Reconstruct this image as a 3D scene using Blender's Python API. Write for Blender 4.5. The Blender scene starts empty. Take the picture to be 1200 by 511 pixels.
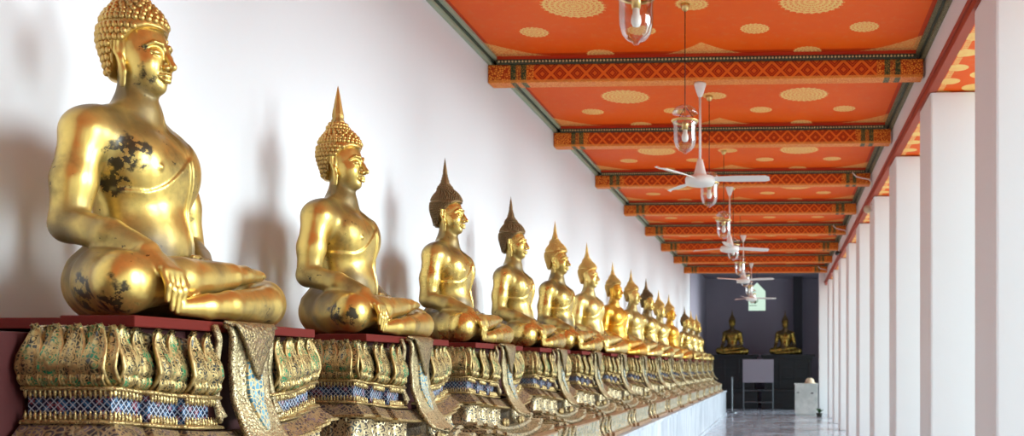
import bpy, bmesh, math, random
import numpy as np
from mathutils import Vector, Matrix
random.seed(7)
PI = math.pi
SC = bpy.context.scene
COL = SC.collection
CAMZ = 1.34
SEAT = 1.49            # height of the red boards the statues sit on
WALLX = -2.58          # left wall
ARCX = 1.25            # corridor face of the columns and architrave
BAY = 2.5
BEAM0, COL0 = 8.53, 5.78
CEIL = CAMZ + 2.73
YBACK, YEND, YROOM = -12.0, 27.7, 33.7

# ------------------------------------------------------------------ node helpers
class NT:
    def __init__(s, name):
        s.m = bpy.data.materials.new(name); s.m.use_nodes = True
        s.t = s.m.node_tree; s.t.nodes.clear()
        s.out = s.t.nodes.new('ShaderNodeOutputMaterial')
    def n(s, typ, **kw):
        nd = s.t.nodes.new(typ)
        for k, v in kw.items(): setattr(nd, k, v)
        return nd
    def put(s, sock, v):
        if hasattr(v, 'is_linked') or isinstance(v, bpy.types.NodeSocket): s.t.links.new(v, sock)
        elif isinstance(v, (tuple, list)) and len(v) == 3 and sock.type == 'RGBA': sock.default_value = (*v, 1)
        else: sock.default_value = v
    def f(s, op, a, b=None, c=None):
        nd = s.n('ShaderNodeMath', operation=op)
        for i, v in enumerate((a, b, c)):
            if v is not None: s.put(nd.inputs[i], v)
        return nd.outputs[0]
    def add(s, a, b): return s.f('ADD', a, b)
    def sub(s, a, b): return s.f('SUBTRACT', a, b)
    def mul(s, a, b): return s.f('MULTIPLY', a, b)
    def lt(s, a, b): return s.f('LESS_THAN', a, b)
    def gt(s, a, b): return s.f('GREATER_THAN', a, b)
    def mx(s, a, b): return s.f('MAXIMUM', a, b)
    def mn(s, a, b): return s.f('MINIMUM', a, b)
    def abs(s, a): return s.f('ABSOLUTE', a)
    def mod(s, a, p): return s.f('FLOORED_MODULO', a, p)
    def tri(s, a, p):     # distance to the nearest multiple of p
        return s.abs(s.sub(s.mod(s.add(a, p/2), p), p/2))
    def hyp(s, a, b): return s.f('SQRT', s.add(s.mul(a, a), s.mul(b, b)))
    def ss(s, v, lo, hi):
        nd = s.n('ShaderNodeMapRange', interpolation_type='SMOOTHSTEP')
        s.put(nd.inputs[0], v); nd.inputs[1].default_value = lo; nd.inputs[2].default_value = hi
        return nd.outputs[0]
    def mix(s, fac, a, b):
        nd = s.n('ShaderNodeMix', data_type='RGBA')
        s.put(nd.inputs[0], fac); s.put(nd.inputs[6], a); s.put(nd.inputs[7], b)
        return nd.outputs[2]
    def xyz(s, v):
        nd = s.n('ShaderNodeSeparateXYZ'); s.put(nd.inputs[0], v); return nd.outputs
    def pos(s): return s.n('ShaderNodeNewGeometry').outputs['Position']
    def objc(s): return s.n('ShaderNodeTexCoord').outputs['Object']
    def uv(s): return s.n('ShaderNodeTexCoord').outputs['UV']
    def rnd(s): return s.n('ShaderNodeObjectInfo').outputs['Random']
    def shift(s, v, r, k=37.0):
        nd = s.n('ShaderNodeVectorMath', operation='ADD'); s.put(nd.inputs[0], v)
        c = s.n('ShaderNodeCombineXYZ'); s.put(c.inputs[0], s.mul(r, k)); s.put(c.inputs[1], s.mul(r, k*1.7))
        s.put(nd.inputs[1], c.outputs[0]); return nd.outputs[0]
    def scale(s, v, k):
        nd = s.n('ShaderNodeVectorMath', operation='MULTIPLY'); s.put(nd.inputs[0], v); nd.inputs[1].default_value = k
        return nd.outputs[0]
    def noise(s, v, sc, det=3, rough=.5):
        nd = s.n('ShaderNodeTexNoise'); s.put(nd.inputs['Vector'], v)
        nd.inputs['Scale'].default_value = sc; nd.inputs['Detail'].default_value = det; nd.inputs['Roughness'].default_value = rough
        return nd.outputs['Fac']
    def vor(s, v, sc, feat='F1', out='Distance'):
        nd = s.n('ShaderNodeTexVoronoi', feature=feat); s.put(nd.inputs['Vector'], v); nd.inputs['Scale'].default_value = sc
        return nd.outputs[out]
    def bump(s, h, strength=.3, dist=.01):
        nd = s.n('ShaderNodeBump'); s.put(nd.inputs['Height'], h)
        nd.inputs['Strength'].default_value = strength; nd.inputs['Distance'].default_value = dist
        return nd.outputs[0]
    def bsdf(s, col, rough=.5, metal=0.0, normal=None, **kw):
        b = s.n('ShaderNodeBsdfPrincipled')
        s.put(b.inputs['Base Color'], col); s.put(b.inputs['Roughness'], rough); s.put(b.inputs['Metallic'], metal)
        if normal is not None: s.put(b.inputs['Normal'], normal)
        for k, v in kw.items(): s.put(b.inputs[k.replace('_', ' ')], v)
        s.t.links.new(b.outputs[0], s.out.inputs[0]); return s.m

def rgb(r, g, b):      # sRGB 0-255 to linear
    f = lambda c: (c/12.92 if c <= .04045 else ((c+.055)/1.055)**2.4)
    return (f(r/255), f(g/255), f(b/255))

def plain(name, col, rough=.5, metal=0., **kw): return NT(name).bsdf(col, rough, metal, **kw)

def mat_plaster(name, col, var=.05):
    t = NT(name); p = t.pos(); n = t.noise(p, 1.3, 4)
    n2 = t.noise(p, 22, 3)
    c = t.mix(n, tuple(x*(1-var) for x in col), col)
    return t.bsdf(c, .75, 0, t.bump(n2, .06, .01))

BROWN_PATCHES = [((-.05, -.20, .66), .085), ((-.05, .20, .66), .085), ((-.02, 0, .68), .11), ((.06, -.08, .625), .085), ((.06, .09, .625), .085), ((.02, -.16, .63), .08), ((-.12, -.1, .62), .12), ((-.12, .1, .62), .12), ((-.02, -.285, .295), .06), ((.08, -.30, .27), .06), ((.18, -.31, .235), .055), ((-.03, -.22, .22), .11), ((.08, .21, .23), .10),
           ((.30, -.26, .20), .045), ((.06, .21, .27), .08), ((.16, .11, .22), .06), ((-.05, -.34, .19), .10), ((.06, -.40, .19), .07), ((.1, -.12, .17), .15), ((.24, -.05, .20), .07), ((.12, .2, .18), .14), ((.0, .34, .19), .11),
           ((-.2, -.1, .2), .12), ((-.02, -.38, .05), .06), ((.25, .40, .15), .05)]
def mat_gold(name, bright, dark, worn=.35, rough=(.20, .42), patch=None, bumps=.15, brown_amt=0.):
    t = NT(name); o = t.shift(t.objc(), t.rnd())
    n1 = t.noise(o, 4.5, 5, .6); n2 = t.noise(o, 19, 4, .6); n3 = t.noise(o, 60, 2)
    fac = t.ss(t.add(t.mul(n1, .85), t.mul(n2, .22)), .48, .8)
    fac = t.mul(fac, worn)
    col = t.mix(fac, bright, dark)
    speck = t.gt(t.add(t.mul(n1, .5), t.noise(o, 42, 3, .6)), .98)
    col = t.mix(t.mul(speck, .8), col, (.02, .014, .008))
    r = t.add(rough[0], t.mul(t.add(t.mul(n2, .6), t.mul(fac, .5)), rough[1]-rough[0]))
    metal = t.sub(.88, t.mul(fac, .3))
    if brown_amt:      # dark brown, duller patches on collar, shoulders, arms, waist and lap
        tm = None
        for (c, rad) in BROWN_PATCHES:
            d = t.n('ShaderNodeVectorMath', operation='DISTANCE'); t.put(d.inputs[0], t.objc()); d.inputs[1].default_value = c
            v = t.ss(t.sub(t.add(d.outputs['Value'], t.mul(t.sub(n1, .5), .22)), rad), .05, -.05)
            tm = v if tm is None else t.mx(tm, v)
        tm = t.mul(tm, brown_amt)
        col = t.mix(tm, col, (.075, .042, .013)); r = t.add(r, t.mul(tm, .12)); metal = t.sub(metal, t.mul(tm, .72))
    if patch:
        mask = None
        for (c, rad) in patch:
            d = t.n('ShaderNodeVectorMath', operation='DISTANCE'); t.put(d.inputs[0], t.objc()); d.inputs[1].default_value = c
            v = t.ss(t.sub(t.add(d.outputs['Value'], t.mul(t.sub(n2, .5), .16)), rad), .012, -.012)
            mask = v if mask is None else t.mx(mask, v)
        holes = t.gt(t.noise(t.objc(), 26, 4, .65), .47)
        mask = t.mul(mask, t.add(.25, t.mul(holes, .7)))
        col = t.mix(mask, col, (.018, .014, .010))
        metal = t.sub(metal, t.mul(mask, .5))
    return t.bsdf(col, r, metal, t.bump(t.add(t.mul(n2, .7), t.mul(n3, .3)), bumps, .006))

def mat_filigree(name, gold, gap, sc=60, accent=None, uvs=False, metal=.75):
    t = NT(name); v = t.uv() if uvs else t.objc()
    e = t.vor(v, sc, 'DISTANCE_TO_EDGE'); c = t.vor(v, sc, 'F1')
    ring = t.lt(t.abs(t.sub(c, .32)), .1)
    g = t.mx(t.lt(e, .1), ring)
    gapc = gap
    if accent: gapc = t.mix(t.gt(t.noise(v, sc*.25, 1), .55), gap, accent)
    n = t.noise(v, sc*.3, 3)
    col = t.mix(g, gapc, t.mix(n, tuple(x*.55 for x in gold), gold))
    return t.bsdf(col, t.add(.55, t.mul(g, -.2)), t.mul(g, metal), t.bump(t.sub(t.mul(g, 1.), t.mul(c, .6)), .8, .008))

def mat_petal(name):
    t = NT(name); u, v, _ = t.xyz(t.uv())
    rim = t.gt(t.abs(u), .80)                    # the raised gilt border
    o = t.shift(t.objc(), t.rnd(), 9)
    c = t.vor(o, 52, 'F1'); e = t.vor(o, 52, 'DISTANCE_TO_EDGE')
    fil = t.mx(t.lt(t.abs(t.sub(c, .33)), .125), t.mx(t.lt(e, .06), t.lt(c, .1)))
    edge = t.lt(t.abs(t.sub(t.abs(u), .60)), .06)
    glass = t.mix(t.gt(t.noise(o, 16, 1), .57), (.03, .028, .014), (.012, .20, .085))
    gold = t.mix(t.noise(o, 38, 3, .7), rgb(96, 72, 36), rgb(236, 208, 142))
    isg = t.mx(t.mx(rim, fil), edge)
    col = t.mix(isg, glass, gold)
    return t.bsdf(col, t.add(.22, t.mul(isg, .25)), t.mul(isg, .85), t.bump(t.sub(isg, t.mul(c, .5)), .7, .006))

def mat_mosaic(name):
    t = NT(name); u, v, _ = t.xyz(t.uv())
    a = t.mul(t.add(u, v), 45.); b = t.mul(t.sub(u, v), 45.)
    line = t.mn(t.tri(a, 1.), t.tri(b, 1.))
    cell = t.n('ShaderNodeTexWhiteNoise', noise_dimensions='2D')
    cc = t.n('ShaderNodeCombineXYZ'); t.put(cc.inputs[0], t.f('FLOOR', t.add(a, .5))); t.put(cc.inputs[1], t.f('FLOOR', t.add(b, .5)))
    t.put(cell.inputs['Vector'], cc.outputs[0]); w = cell.outputs['Value']
    blue = t.mix(t.gt(w, .62), rgb(14, 24, 52), rgb(36, 84, 122))
    colr = t.mix(t.gt(w, .84), blue, rgb(120, 44, 56))
    white = t.lt(line, .085)
    col = t.mix(white, colr, rgb(176, 182, 194))
    return t.bsdf(col, t.add(.12, t.mul(w, .2)), 0., t.bump(t.add(white, t.mul(w, .4)), .5, .004))

def mat_bluemosaic(name):
    t = NT(name); v = t.uv()
    c = t.vor(v, 62, 'DISTANCE_TO_EDGE'); w = t.xyz(t.vor(v, 62, 'F1', 'Color'))
    col = t.mix(w[0], rgb(44, 96, 118), rgb(120, 172, 188))
    col = t.mix(t.lt(c, .1), col, rgb(206, 184, 132))
    return t.bsdf(col, t.add(.1, t.mul(w[1], .25)), 0., t.bump(t.add(c, w[2]), .4, .004))

def mat_scales(name):
    t = NT(name); u, v, _ = t.xyz(t.uv())
    row = t.f('FLOOR', t.mul(v, 55.)); uu = t.add(t.mul(u, 40.), t.mul(t.mod(row, 2.), .5))
    du = t.sub(t.mod(uu, 1.), .5); dv = t.sub(t.mod(t.mul(v, 55.), 1.), .2)
    r = t.hyp(du, dv)
    edge = t.lt(t.abs(t.sub(r, .42)), .09)
    n = t.noise(t.objc(), 26, 3)
    col = t.mix(edge, t.mix(n, rgb(58, 42, 42), rgb(96, 78, 84)), t.mix(n, rgb(116, 90, 56), rgb(190, 162, 112)))
    return t.bsdf(col, .5, t.mul(edge, .6), t.bump(t.sub(edge, r), .7, .006))

def mat_glassmosaic(name):     # pale mirror tiles with gilt lines
    t = NT(name); u, v, _ = t.xyz(t.uv())
    c = t.vor(t.uv(), 26, 'F1'); e = t.vor(t.uv(), 26, 'DISTANCE_TO_EDGE')
    w = t.xyz(t.vor(t.uv(), 26, 'F1', 'Color'))
    g = t.mx(t.lt(e, .09), t.lt(t.abs(t.sub(c, .3)), .07))
    col = t.mix(w[0], rgb(172, 180, 178), rgb(70, 86, 92))
    col = t.mix(t.gt(w[1], .72), col, rgb(48, 92, 84))
    col = t.mix(g, col, rgb(190, 168, 124))
    rail = t.mx(t.lt(v, .045), t.gt(v, .195))
    col = t.mix(t.mul(rail, .85), col, t.mix(t.noise(t.uv(), 60, 2), rgb(96, 44, 34), rgb(186, 150, 106)))
    return t.bsdf(col, .35, t.mul(g, .4), t.bump(g, .6, .005))

def mat_ceiling(name, soffit=False):
    t = NT(name); x, y, z = t.xyz(t.pos())
    P = t.pos(); n = t.noise(P, 1.6, 5, .6); n2 = t.noise(P, 14, 3)
    red = t.mix(n, rgb(238, 80, 0), rgb(250, 106, 4))
    red = t.mix(t.mul(t.gt(n2, .6), .25), red, rgb(238, 122, 56))
    gold = rgb(255, 214, 128)
    if soffit:
        dx = t.sub(x, 1.60); u = t.sub(t.mod(t.sub(y, .1), .36), .18)
        d1 = t.hyp(dx, u)
        uu = t.sub(t.mod(t.add(y, .08), .36), .18)
        m = t.lt(d1, .105)
        m = t.mx(m, t.lt(t.hyp(t.sub(t.abs(dx), .235), uu), .085))
        border = t.lt(t.abs(t.sub(x, 1.335)), .022)
        dots = t.mul(border, t.lt(t.tri(y, .035), .011))
        m = t.mx(m, dots)
        m = t.mul(m, t.add(.55, t.mul(n2, .6)))
        return t.bsdf(t.mix(m, red, gold), .55, Specular_IOR_Level=.2)
    dy = t.sub(t.mod(t.add(t.sub(y, 7.36), 1.25), BAY), 1.25); ady = t.abs(dy)
    dx = t.sub(x, -.67); adx = t.abs(dx)
    lx = t.sub(adx, .9)
    def disc(a, b, r, k, rings):
        d = t.hyp(a, b); ang = t.f('ARCTAN2', b, a)
        pet = t.f('SINE', t.add(t.mul(ang, float(k)), t.mul(t.f('SINE', t.mul(d, rings)), 2.2)))
        ring = t.f('SINE', t.mul(d, rings))
        pat = t.gt(t.add(t.mul(pet, .7), t.mul(ring, .6)), -.25)
        edge = t.f('SINE', t.mul(ang, float(k)))
        return t.mul(t.lt(d, t.add(r, t.mul(edge, r*.05))), t.add(.28, t.mul(pat, .72)))
    m = disc(lx, dy, .24, 26, 150.)
    m = t.mx(m, disc(t.sub(t.abs(lx), .44), t.sub(ady, .56), .115, 18, 190.))
    m = t.mx(m, disc(dx, dy, .125, 18, 190.))
    m = t.mx(m, disc(lx, t.sub(ady, 1.14), .12, 18, 190.))
    fil = t.add(.35, t.mul(t.gt(t.vor(P, 34, 'DISTANCE_TO_EDGE'), .12), .4))
    # pointed half-flower in the middle of each bay edge, quarter flowers in its corners
    cusp = t.sub(1.17, t.mul(.30, t.f('POWER', t.mx(t.sub(1., t.mul(adx, 2.6)), 0.), 1.6)))
    m = t.mx(m, t.mul(t.mul(t.gt(ady, cusp), t.lt(adx, .36)), fil))
    cx = t.mx(t.sub(1.86, adx), 0.)
    ccusp = t.sub(1.17, t.mul(.42, t.f('POWER', t.mx(t.sub(1., t.mul(cx, 1.7)), 0.), 1.7)))
    m = t.mx(m, t.mul(t.mul(t.gt(ady, ccusp), t.lt(cx, .58)), fil))
    edgeb = t.mx(t.gt(ady, 1.09), t.gt(adx, 1.80))
    red = t.mix(t.mul(edgeb, .75), red, rgb(196, 44, 6))
    m = t.mul(m, t.add(.72, t.mul(n, .35)))
    return t.bsdf(t.mix(m, red, gold), .55, 0, t.bump(n2, .03, .01), Specular_IOR_Level=.22)

def mat_beam(name):
    t = NT(name); x, y, z = t.xyz(t.pos()); P = t.pos()
    dx = t.abs(t.sub(x, -.67)); zz = t.sub(z, CAMZ+2.575)
    p = .155
    a = t.tri(t.add(x, zz), p); b = t.tri(t.sub(x, zz), p)
    line = t.lt(t.mn(a, b), .017)
    k = t.mx(a, b)
    inner = t.mul(t.gt(t.mn(a, b), .03), t.lt(t.mn(a, b), .042))
    dot = t.gt(t.mn(a, b), .054)
    f = t.mx(t.mul(line, .85), t.mx(t.mul(inner, .4), t.mul(dot, .7)))
    n = t.noise(P, 30, 3)
    mid = t.mix(f, rgb(164, 36, 6), rgb(240, 118, 34))
    c = t.vor(P, 55, 'DISTANCE_TO_EDGE')
    fil = t.mix(t.gt(c, .14), rgb(186, 66, 14), rgb(248, 160, 58))
    grn = t.mix(t.gt(c, .16), rgb(58, 72, 46), rgb(150, 120, 58))
    isend = t.gt(dx, 1.50)
    isg = t.mul(t.gt(dx, 1.565), t.lt(dx, 1.705)); isg = t.mul(isg, t.sub(1., t.mul(.6, t.lt(t.abs(t.sub(dx, 1.635)), .022))))
    col = t.mix(isend, mid, fil); col = t.mix(isg, col, grn)
    low = t.lt(t.abs(t.add(zz, .062)), .012)
    col = t.mix(t.mul(low, .7), col, rgb(232, 150, 66))
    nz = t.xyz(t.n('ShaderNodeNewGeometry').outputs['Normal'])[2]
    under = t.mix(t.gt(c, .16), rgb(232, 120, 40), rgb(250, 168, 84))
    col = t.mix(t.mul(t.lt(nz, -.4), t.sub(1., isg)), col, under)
    return t.bsdf(col, .5, 0, t.bump(n, .1, .005), Specular_IOR_Level=.25)

def mat_marble(name, a, b, sx=(1, 1, 1), rough=.25, tile=None):
    t = NT(name); P = t.scale(t.pos(), sx)
    n = t.noise(P, 2.2, 6, .65); n2 = t.noise(P, 9, 4, .6)
    f = t.ss(t.add(t.mul(n, .7), t.mul(n2, .3)), .36, .64)
    col = t.mix(f, a, b)
    if tile:
        x, y, _ = t.xyz(t.pos())
        l = t.lt(t.mn(t.tri(x, tile), t.tri(y, tile)), .005)
        col = t.mix(t.mul(l, .6), col, tuple(v*.45 for v in a))
    return t.bsdf(col, t.add(rough, t.mul(n2, .08)))

def mat_glass(name):
    t = NT(name)
    lw = t.n('ShaderNodeFresnel'); lw.inputs[0].default_value = 1.45
    tr = t.n('ShaderNodeBsdfTransparent'); tr.inputs[0].default_value = (.97, .97, .97, 1)
    gl = t.n('ShaderNodeBsdfGlossy'); gl.inputs['Roughness'].default_value = .04
    mx = t.n('ShaderNodeMixShader'); t.put(mx.inputs[0], t.add(t.mul(lw.outputs[0], .42), .015)); t.put(mx.inputs[1], tr.outputs[0]); t.put(mx.inputs[2], gl.outputs[0])
    t.put(t.out.inputs[0], mx.outputs[0]); return t.m

def mat_emit(name, col, st):
    t = NT(name); e = t.n('ShaderNodeEmission'); t.put(e.inputs[0], col); e.inputs[1].default_value = st
    t.put(t.out.inputs[0], e.outputs[0]); return t.m

GOLD_B, GOLD_D = (.70, .485, .135), (.12, .075, .022)
M = {
 'wall': mat_plaster('white_plaster', rgb(229, 233, 237), .03),
 'column': mat_plaster('white_column_paint', rgb(230, 228, 228), .03),
 'darkwall': mat_plaster('dark_grey_paint', rgb(168, 160, 174), .12),
 'red': mat_plaster('oxblood_paint', rgb(66, 6, 5), .2),
 'redboard': plain('red_lacquer', rgb(96, 18, 6), .75, 0., Specular_IOR_Level=.25),
 'gold': mat_gold('gilding', GOLD_B, GOLD_D, .8, brown_amt=.9),
 'gold_worn': mat_gold('worn_gilding', GOLD_B, GOLD_D, 1.0, (.24, .44), [((.06, -.155, .52), .062), ((.02, -.17, .43), .045), ((.05, -.06, .79), .03), ((.05, -.07, .875), .018), ((.10, -.42, .05), .07), ((.22, -.45, .05), .05), ((.1, .17, .44), .03), ((.02, .24, .42), .03)], brown_amt=.85),
 'gold_two': mat_gold('gilding_with_scuffed_knee', GOLD_B, GOLD_D, .95, (.24, .44), [((.16, -.48, .09), .05), ((.25, -.46, .07), .04), ((.10, -.46, .11), .025)], brown_amt=.85),
 'gold_pale': mat_gold('pale_gilding', (.78, .57, .19), (.2, .13, .04), .7, (.24, .44), brown_amt=.7),
 'gold_orange': mat_gold('orange_gilding', (.80, .42, .05), (.3, .15, .03), .6, (.24, .44), brown_amt=.45),
 'gold_dim': mat_gold('dim_gilding', (.36, .23, .045), (.03, .018, .007), 1., (.16, .34), brown_amt=1.),
 'hairgold': mat_gold('gilded_curls', (.62, .40, .12), (.22, .13, .04), .8, (.3, .5)),
 'hairdark': mat_gold('bronze_curls', (.20, .125, .055), (.07, .042, .02), .8, (.4, .6)),
 'petal': mat_petal('glass_inlaid_gilt_petal'),
 'trim': mat_filigree('gilt_trim', rgb(214, 186, 124), rgb(122, 94, 56), 70, None, False, .8),
 'mosaic': mat_mosaic('blue_glass_mosaic'),
 'scales': mat_filigree('purple_brown_relief', rgb(164, 138, 98), rgb(54, 40, 44), 40, rgb(88, 70, 78), False, .3),
 'carve': mat_filigree('gilt_carving', rgb(220, 196, 150), rgb(52, 34, 26), 40, rgb(70, 76, 74), False, .6),
 'carve_fine': mat_filigree('fine_gilt_carving', rgb(228, 208, 158), rgb(96, 78, 54), 84, rgb(150, 132, 100), False, .6),
 'carve_dark': mat_filigree('dark_carving', rgb(120, 96, 62), rgb(26, 19, 16), 50, rgb(40, 34, 32), False, .6),
 'flap': mat_filigree('dark_gilt_cloth', rgb(176, 152, 106), rgb(56, 42, 30), 84, rgb(110, 84, 66), False, .65),
 'bluemosaic': mat_bluemosaic('turquoise_mirror_inlay'),
 'orangeband': plain('orange_red_paint', rgb(206, 56, 8), .5),
 'panel': mat_glassmosaic('mirror_mosaic'),
 'ceiling': mat_ceiling('painted_ceiling'), 'soffit': mat_ceiling('painted_soffit', True),
 'beam': mat_beam('painted_beam'),
 'green': mat_filigree('dark_green_moulding', rgb(168, 156, 108), rgb(66, 76, 58), 80, None, False, 0.),
 'greenlight': plain('sage_green_paint', rgb(166, 176, 150), .5),
 'greendark': plain('deep_green_paint', rgb(58, 70, 56), .5),
 'bead': plain('cream_beads', rgb(206, 186, 132), .5),
 'redtrim': plain('dark_red_moulding', rgb(166, 58, 24), .55),
 'marble': mat_marble('blue_grey_marble', rgb(150, 160, 172), rgb(206, 212, 220), (1.2, 1.6, .35), .3),
 'floor': mat_marble('polished_floor_marble', rgb(146, 151, 163), rgb(204, 208, 218), (.8, .8, 1), .10, .6),
 'ground': mat_plaster('courtyard_paving', rgb(222, 218, 210), .06),
 'whitemetal': plain('white_enamel', rgb(236, 232, 228), .3),
 'brass': plain('brass', (.72, .5, .2), .28, 1.),
 'cord': plain('black_cord', (.012, .012, .012), .6),
 'glass': mat_glass('clear_glass'),
 'bulb': plain('white_bulb_glass', rgb(246, 244, 236), .25),
 'darkwood': mat_marble('black_lacquered_wood', rgb(12, 14, 16), rgb(26, 27, 30), (1, 1, 4), .55),
 'greyboard': plain('grey_cloth', rgb(132, 126, 136), .8),
 'steel': plain('dull_steel', rgb(92, 98, 102), .4, .7),
 'box': mat_marble('pale_painted_wood', rgb(186, 196, 194), rgb(214, 220, 218), (1, 1, 1), .45),
 'cream': plain('cream_cloth', rgb(206, 190, 164), .8),
 'leaf': plain('green_leaf', rgb(52, 96, 44), .5),
 'pot': plain('dark_glazed_pot', rgb(58, 60, 56), .4),
 'sign': mat_emit('lit_sign_face', rgb(214, 242, 222), .66),
 'signmark': plain('dark_green_print', rgb(92, 116, 96), .5),
 'black': plain('black_plastic', (.015, .015, .015), .4),
}

# ------------------------------------------------------------------ mesh helpers
def link(name, me, mat=None, parent=None, smooth=False):
    if mat is not None and not me.materials: me.materials.append(mat)
    if smooth and len(me.polygons):
        me.polygons.foreach_set('use_smooth', np.ones(len(me.polygons), bool))
    o = bpy.data.objects.new(name, me); COL.objects.link(o)
    if parent is not None: o.parent = parent
    return o
def tag(o, label=None, cat=None, group=None, kind=None):
    for k, v in (('label', label), ('category', cat), ('group', group), ('kind', kind)):
        if v: o[k] = v
    return o
def thing(name, loc, label, cat, group=None, rz=0):
    o = bpy.data.objects.new(name, None); COL.objects.link(o); o.empty_display_size = .1
    o.location = loc; o.rotation_euler = (0, 0, rz)
    return tag(o, label, cat, group)

class MB:
    """collects vertices and faces of one mesh"""
    def __init__(s): s.v, s.f, s.uv = [], [], []
    def faces(s, vs, fs, uvs=None):
        b = len(s.v); s.v += [tuple(v) for v in vs]; s.f += [tuple(b+i for i in f) for f in fs]
        s.uv += list(uvs) if uvs is not None else [(0., 0.)]*len(vs)
    def box(s, a, b, bev=0.0):
        bm = bmesh.new(); bmesh.ops.create_cube(bm, size=1)
        for v in bm.verts: v.co = Vector([(a[i]+b[i])/2 + v.co[i]*(b[i]-a[i]) for i in range(3)])
        if bev: bmesh.ops.bevel(bm, geom=bm.edges[:], offset=bev, segments=2, affect='EDGES', profile=.6)
        s.bm(bm); return s
    def bm(s, bm):
        bm.verts.index_update()
        s.faces([v.co[:] for v in bm.verts], [[v.index for v in f.verts] for f in bm.faces]); bm.free()
    def lathe(s, prof, n=24, c=(0, 0, 0), flute=0, famp=0., axis='z'):
        vs, fs = [], []
        for r, z in prof:
            for i in range(n):
                a = 2*PI*i/n; rr = r*(1+famp*math.cos(flute*a)) if flute else r
                p = (rr*math.cos(a), rr*math.sin(a), z)
                if axis == 'x': p = (p[2], p[0], p[1])
                if axis == 'y': p = (p[0], p[2], p[1])
                vs.append((p[0]+c[0], p[1]+c[1], p[2]+c[2]))
        for k in range(len(prof)-1):
            for i in range(n):
                j = (i+1) % n
                fs.append((k*n+i, k*n+j, (k+1)*n+j, (k+1)*n+i))
        s.faces(vs, fs); return s
    def tube(s, pts, r, n=8, cap=True):
        rs = r if isinstance(r, (list, tuple)) else [r]*len(pts)
        P = [Vector(p) for p in pts]; vs, fs = [], []; ref = None
        for k, p in enumerate(P):
            d = (P[min(k+1, len(P)-1)]-P[max(k-1, 0)]).normalized()
            if ref is None:
                ref = d.orthogonal().normalized()
            ref = (ref - d*ref.dot(d)).normalized(); q = d.cross(ref)
            for i in range(n):
                a = 2*PI*i/n; vs.append(p + (ref*math.cos(a)+q*math.sin(a))*rs[k])
        for k in range(len(P)-1):
            for i in range(n):
                j = (i+1) % n; fs.append((k*n+i, k*n+j, (k+1)*n+j, (k+1)*n+i))
        if cap: fs += [tuple(range(n))[::-1], tuple((len(P)-1)*n+i for i in range(n))]
        s.faces(vs, fs); return s
    def ball(s, c, r, n=8, m=5):
        rx, ry, rz = r if isinstance(r, (tuple, list)) else (r, r, r)
        vs = [(c[0], c[1], c[2]-rz)]; fs = []
        for k in range(1, m):
            t = PI*k/m
            for i in range(n):
                a = 2*PI*i/n; vs.append((c[0]+rx*math.sin(t)*math.cos(a), c[1]+ry*math.sin(t)*math.sin(a), c[2]-rz*math.cos(t)))
        vs.append((c[0], c[1], c[2]+rz)); top = len(vs)-1
        for i in range(n):
            j = (i+1) % n; fs.append((0, 1+j, 1+i)); fs.append((top, 1+(m-2)*n+i, 1+(m-2)*n+j))
            for k in range(m-2): fs.append((1+k*n+i, 1+k*n+j, 1+(k+1)*n+j, 1+(k+1)*n+i))
        s.faces(vs, fs); return s
    def grid(s, fn, nu, nv, thick=0., uvf=None):
        """surface fn(u,v) for u,v in 0..1, closed to a slab of the given thickness along -normal"""
        P = [[Vector(fn(i/nu, j/nv)) for i in range(nu+1)] for j in range(nv+1)]
        W = nu+1; vs = [P[j][i] for j in range(nv+1) for i in range(W)]
        uvs = [(uvf(i/nu, j/nv) if uvf else (i/nu, j/nv)) for j in range(nv+1) for i in range(W)]
        fs = [(j*W+i, j*W+i+1, (j+1)*W+i+1, (j+1)*W+i) for j in range(nv) for i in range(nu)]
        if thick:
            back = []
            for j in range(nv+1):
                for i in range(W):
                    du = P[j][min(i+1, nu)]-P[j][max(i-1, 0)]; dv = P[min(j+1, nv)][i]-P[max(j-1, 0)][i]
                    nn = du.cross(dv)
                    nn = nn.normalized() if nn.length > 1e-12 else Vector((1, 0, 0))
                    back.append(P[j][i]-nn*thick)
            B = len(vs); vs = vs+back; uvs = uvs*2
            fs += [tuple(B+k for k in f[::-1]) for f in fs[:]]
            for i in range(nu):
                fs.append((i+1, i, B+i, B+i+1)); k = nv*W
                fs.append((k+i, k+i+1, B+k+i+1, B+k+i))
            for j in range(nv):
                fs.append((j*W, (j+1)*W, B+(j+1)*W, B+j*W)); k = nu
                fs.append(((j+1)*W+k, j*W+k, B+j*W+k, B+(j+1)*W+k))
        s.faces(vs, fs, uvs); return s
    def mesh(s, name):
        me = bpy.data.meshes.new(name); me.from_pydata([tuple(v) for v in s.v], [], s.f)
        uvl = me.uv_layers.new(name='UVMap')
        li = np.empty(len(me.loops), np.int32); me.loops.foreach_get('vertex_index', li)
        uvl.data.foreach_set('uv', np.array(s.uv, np.float32)[li].ravel())
        me.update(); return me
    def build(s, name, mat, parent=None, smooth=False): return link(name, s.mesh(name), mat, parent, smooth)
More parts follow.
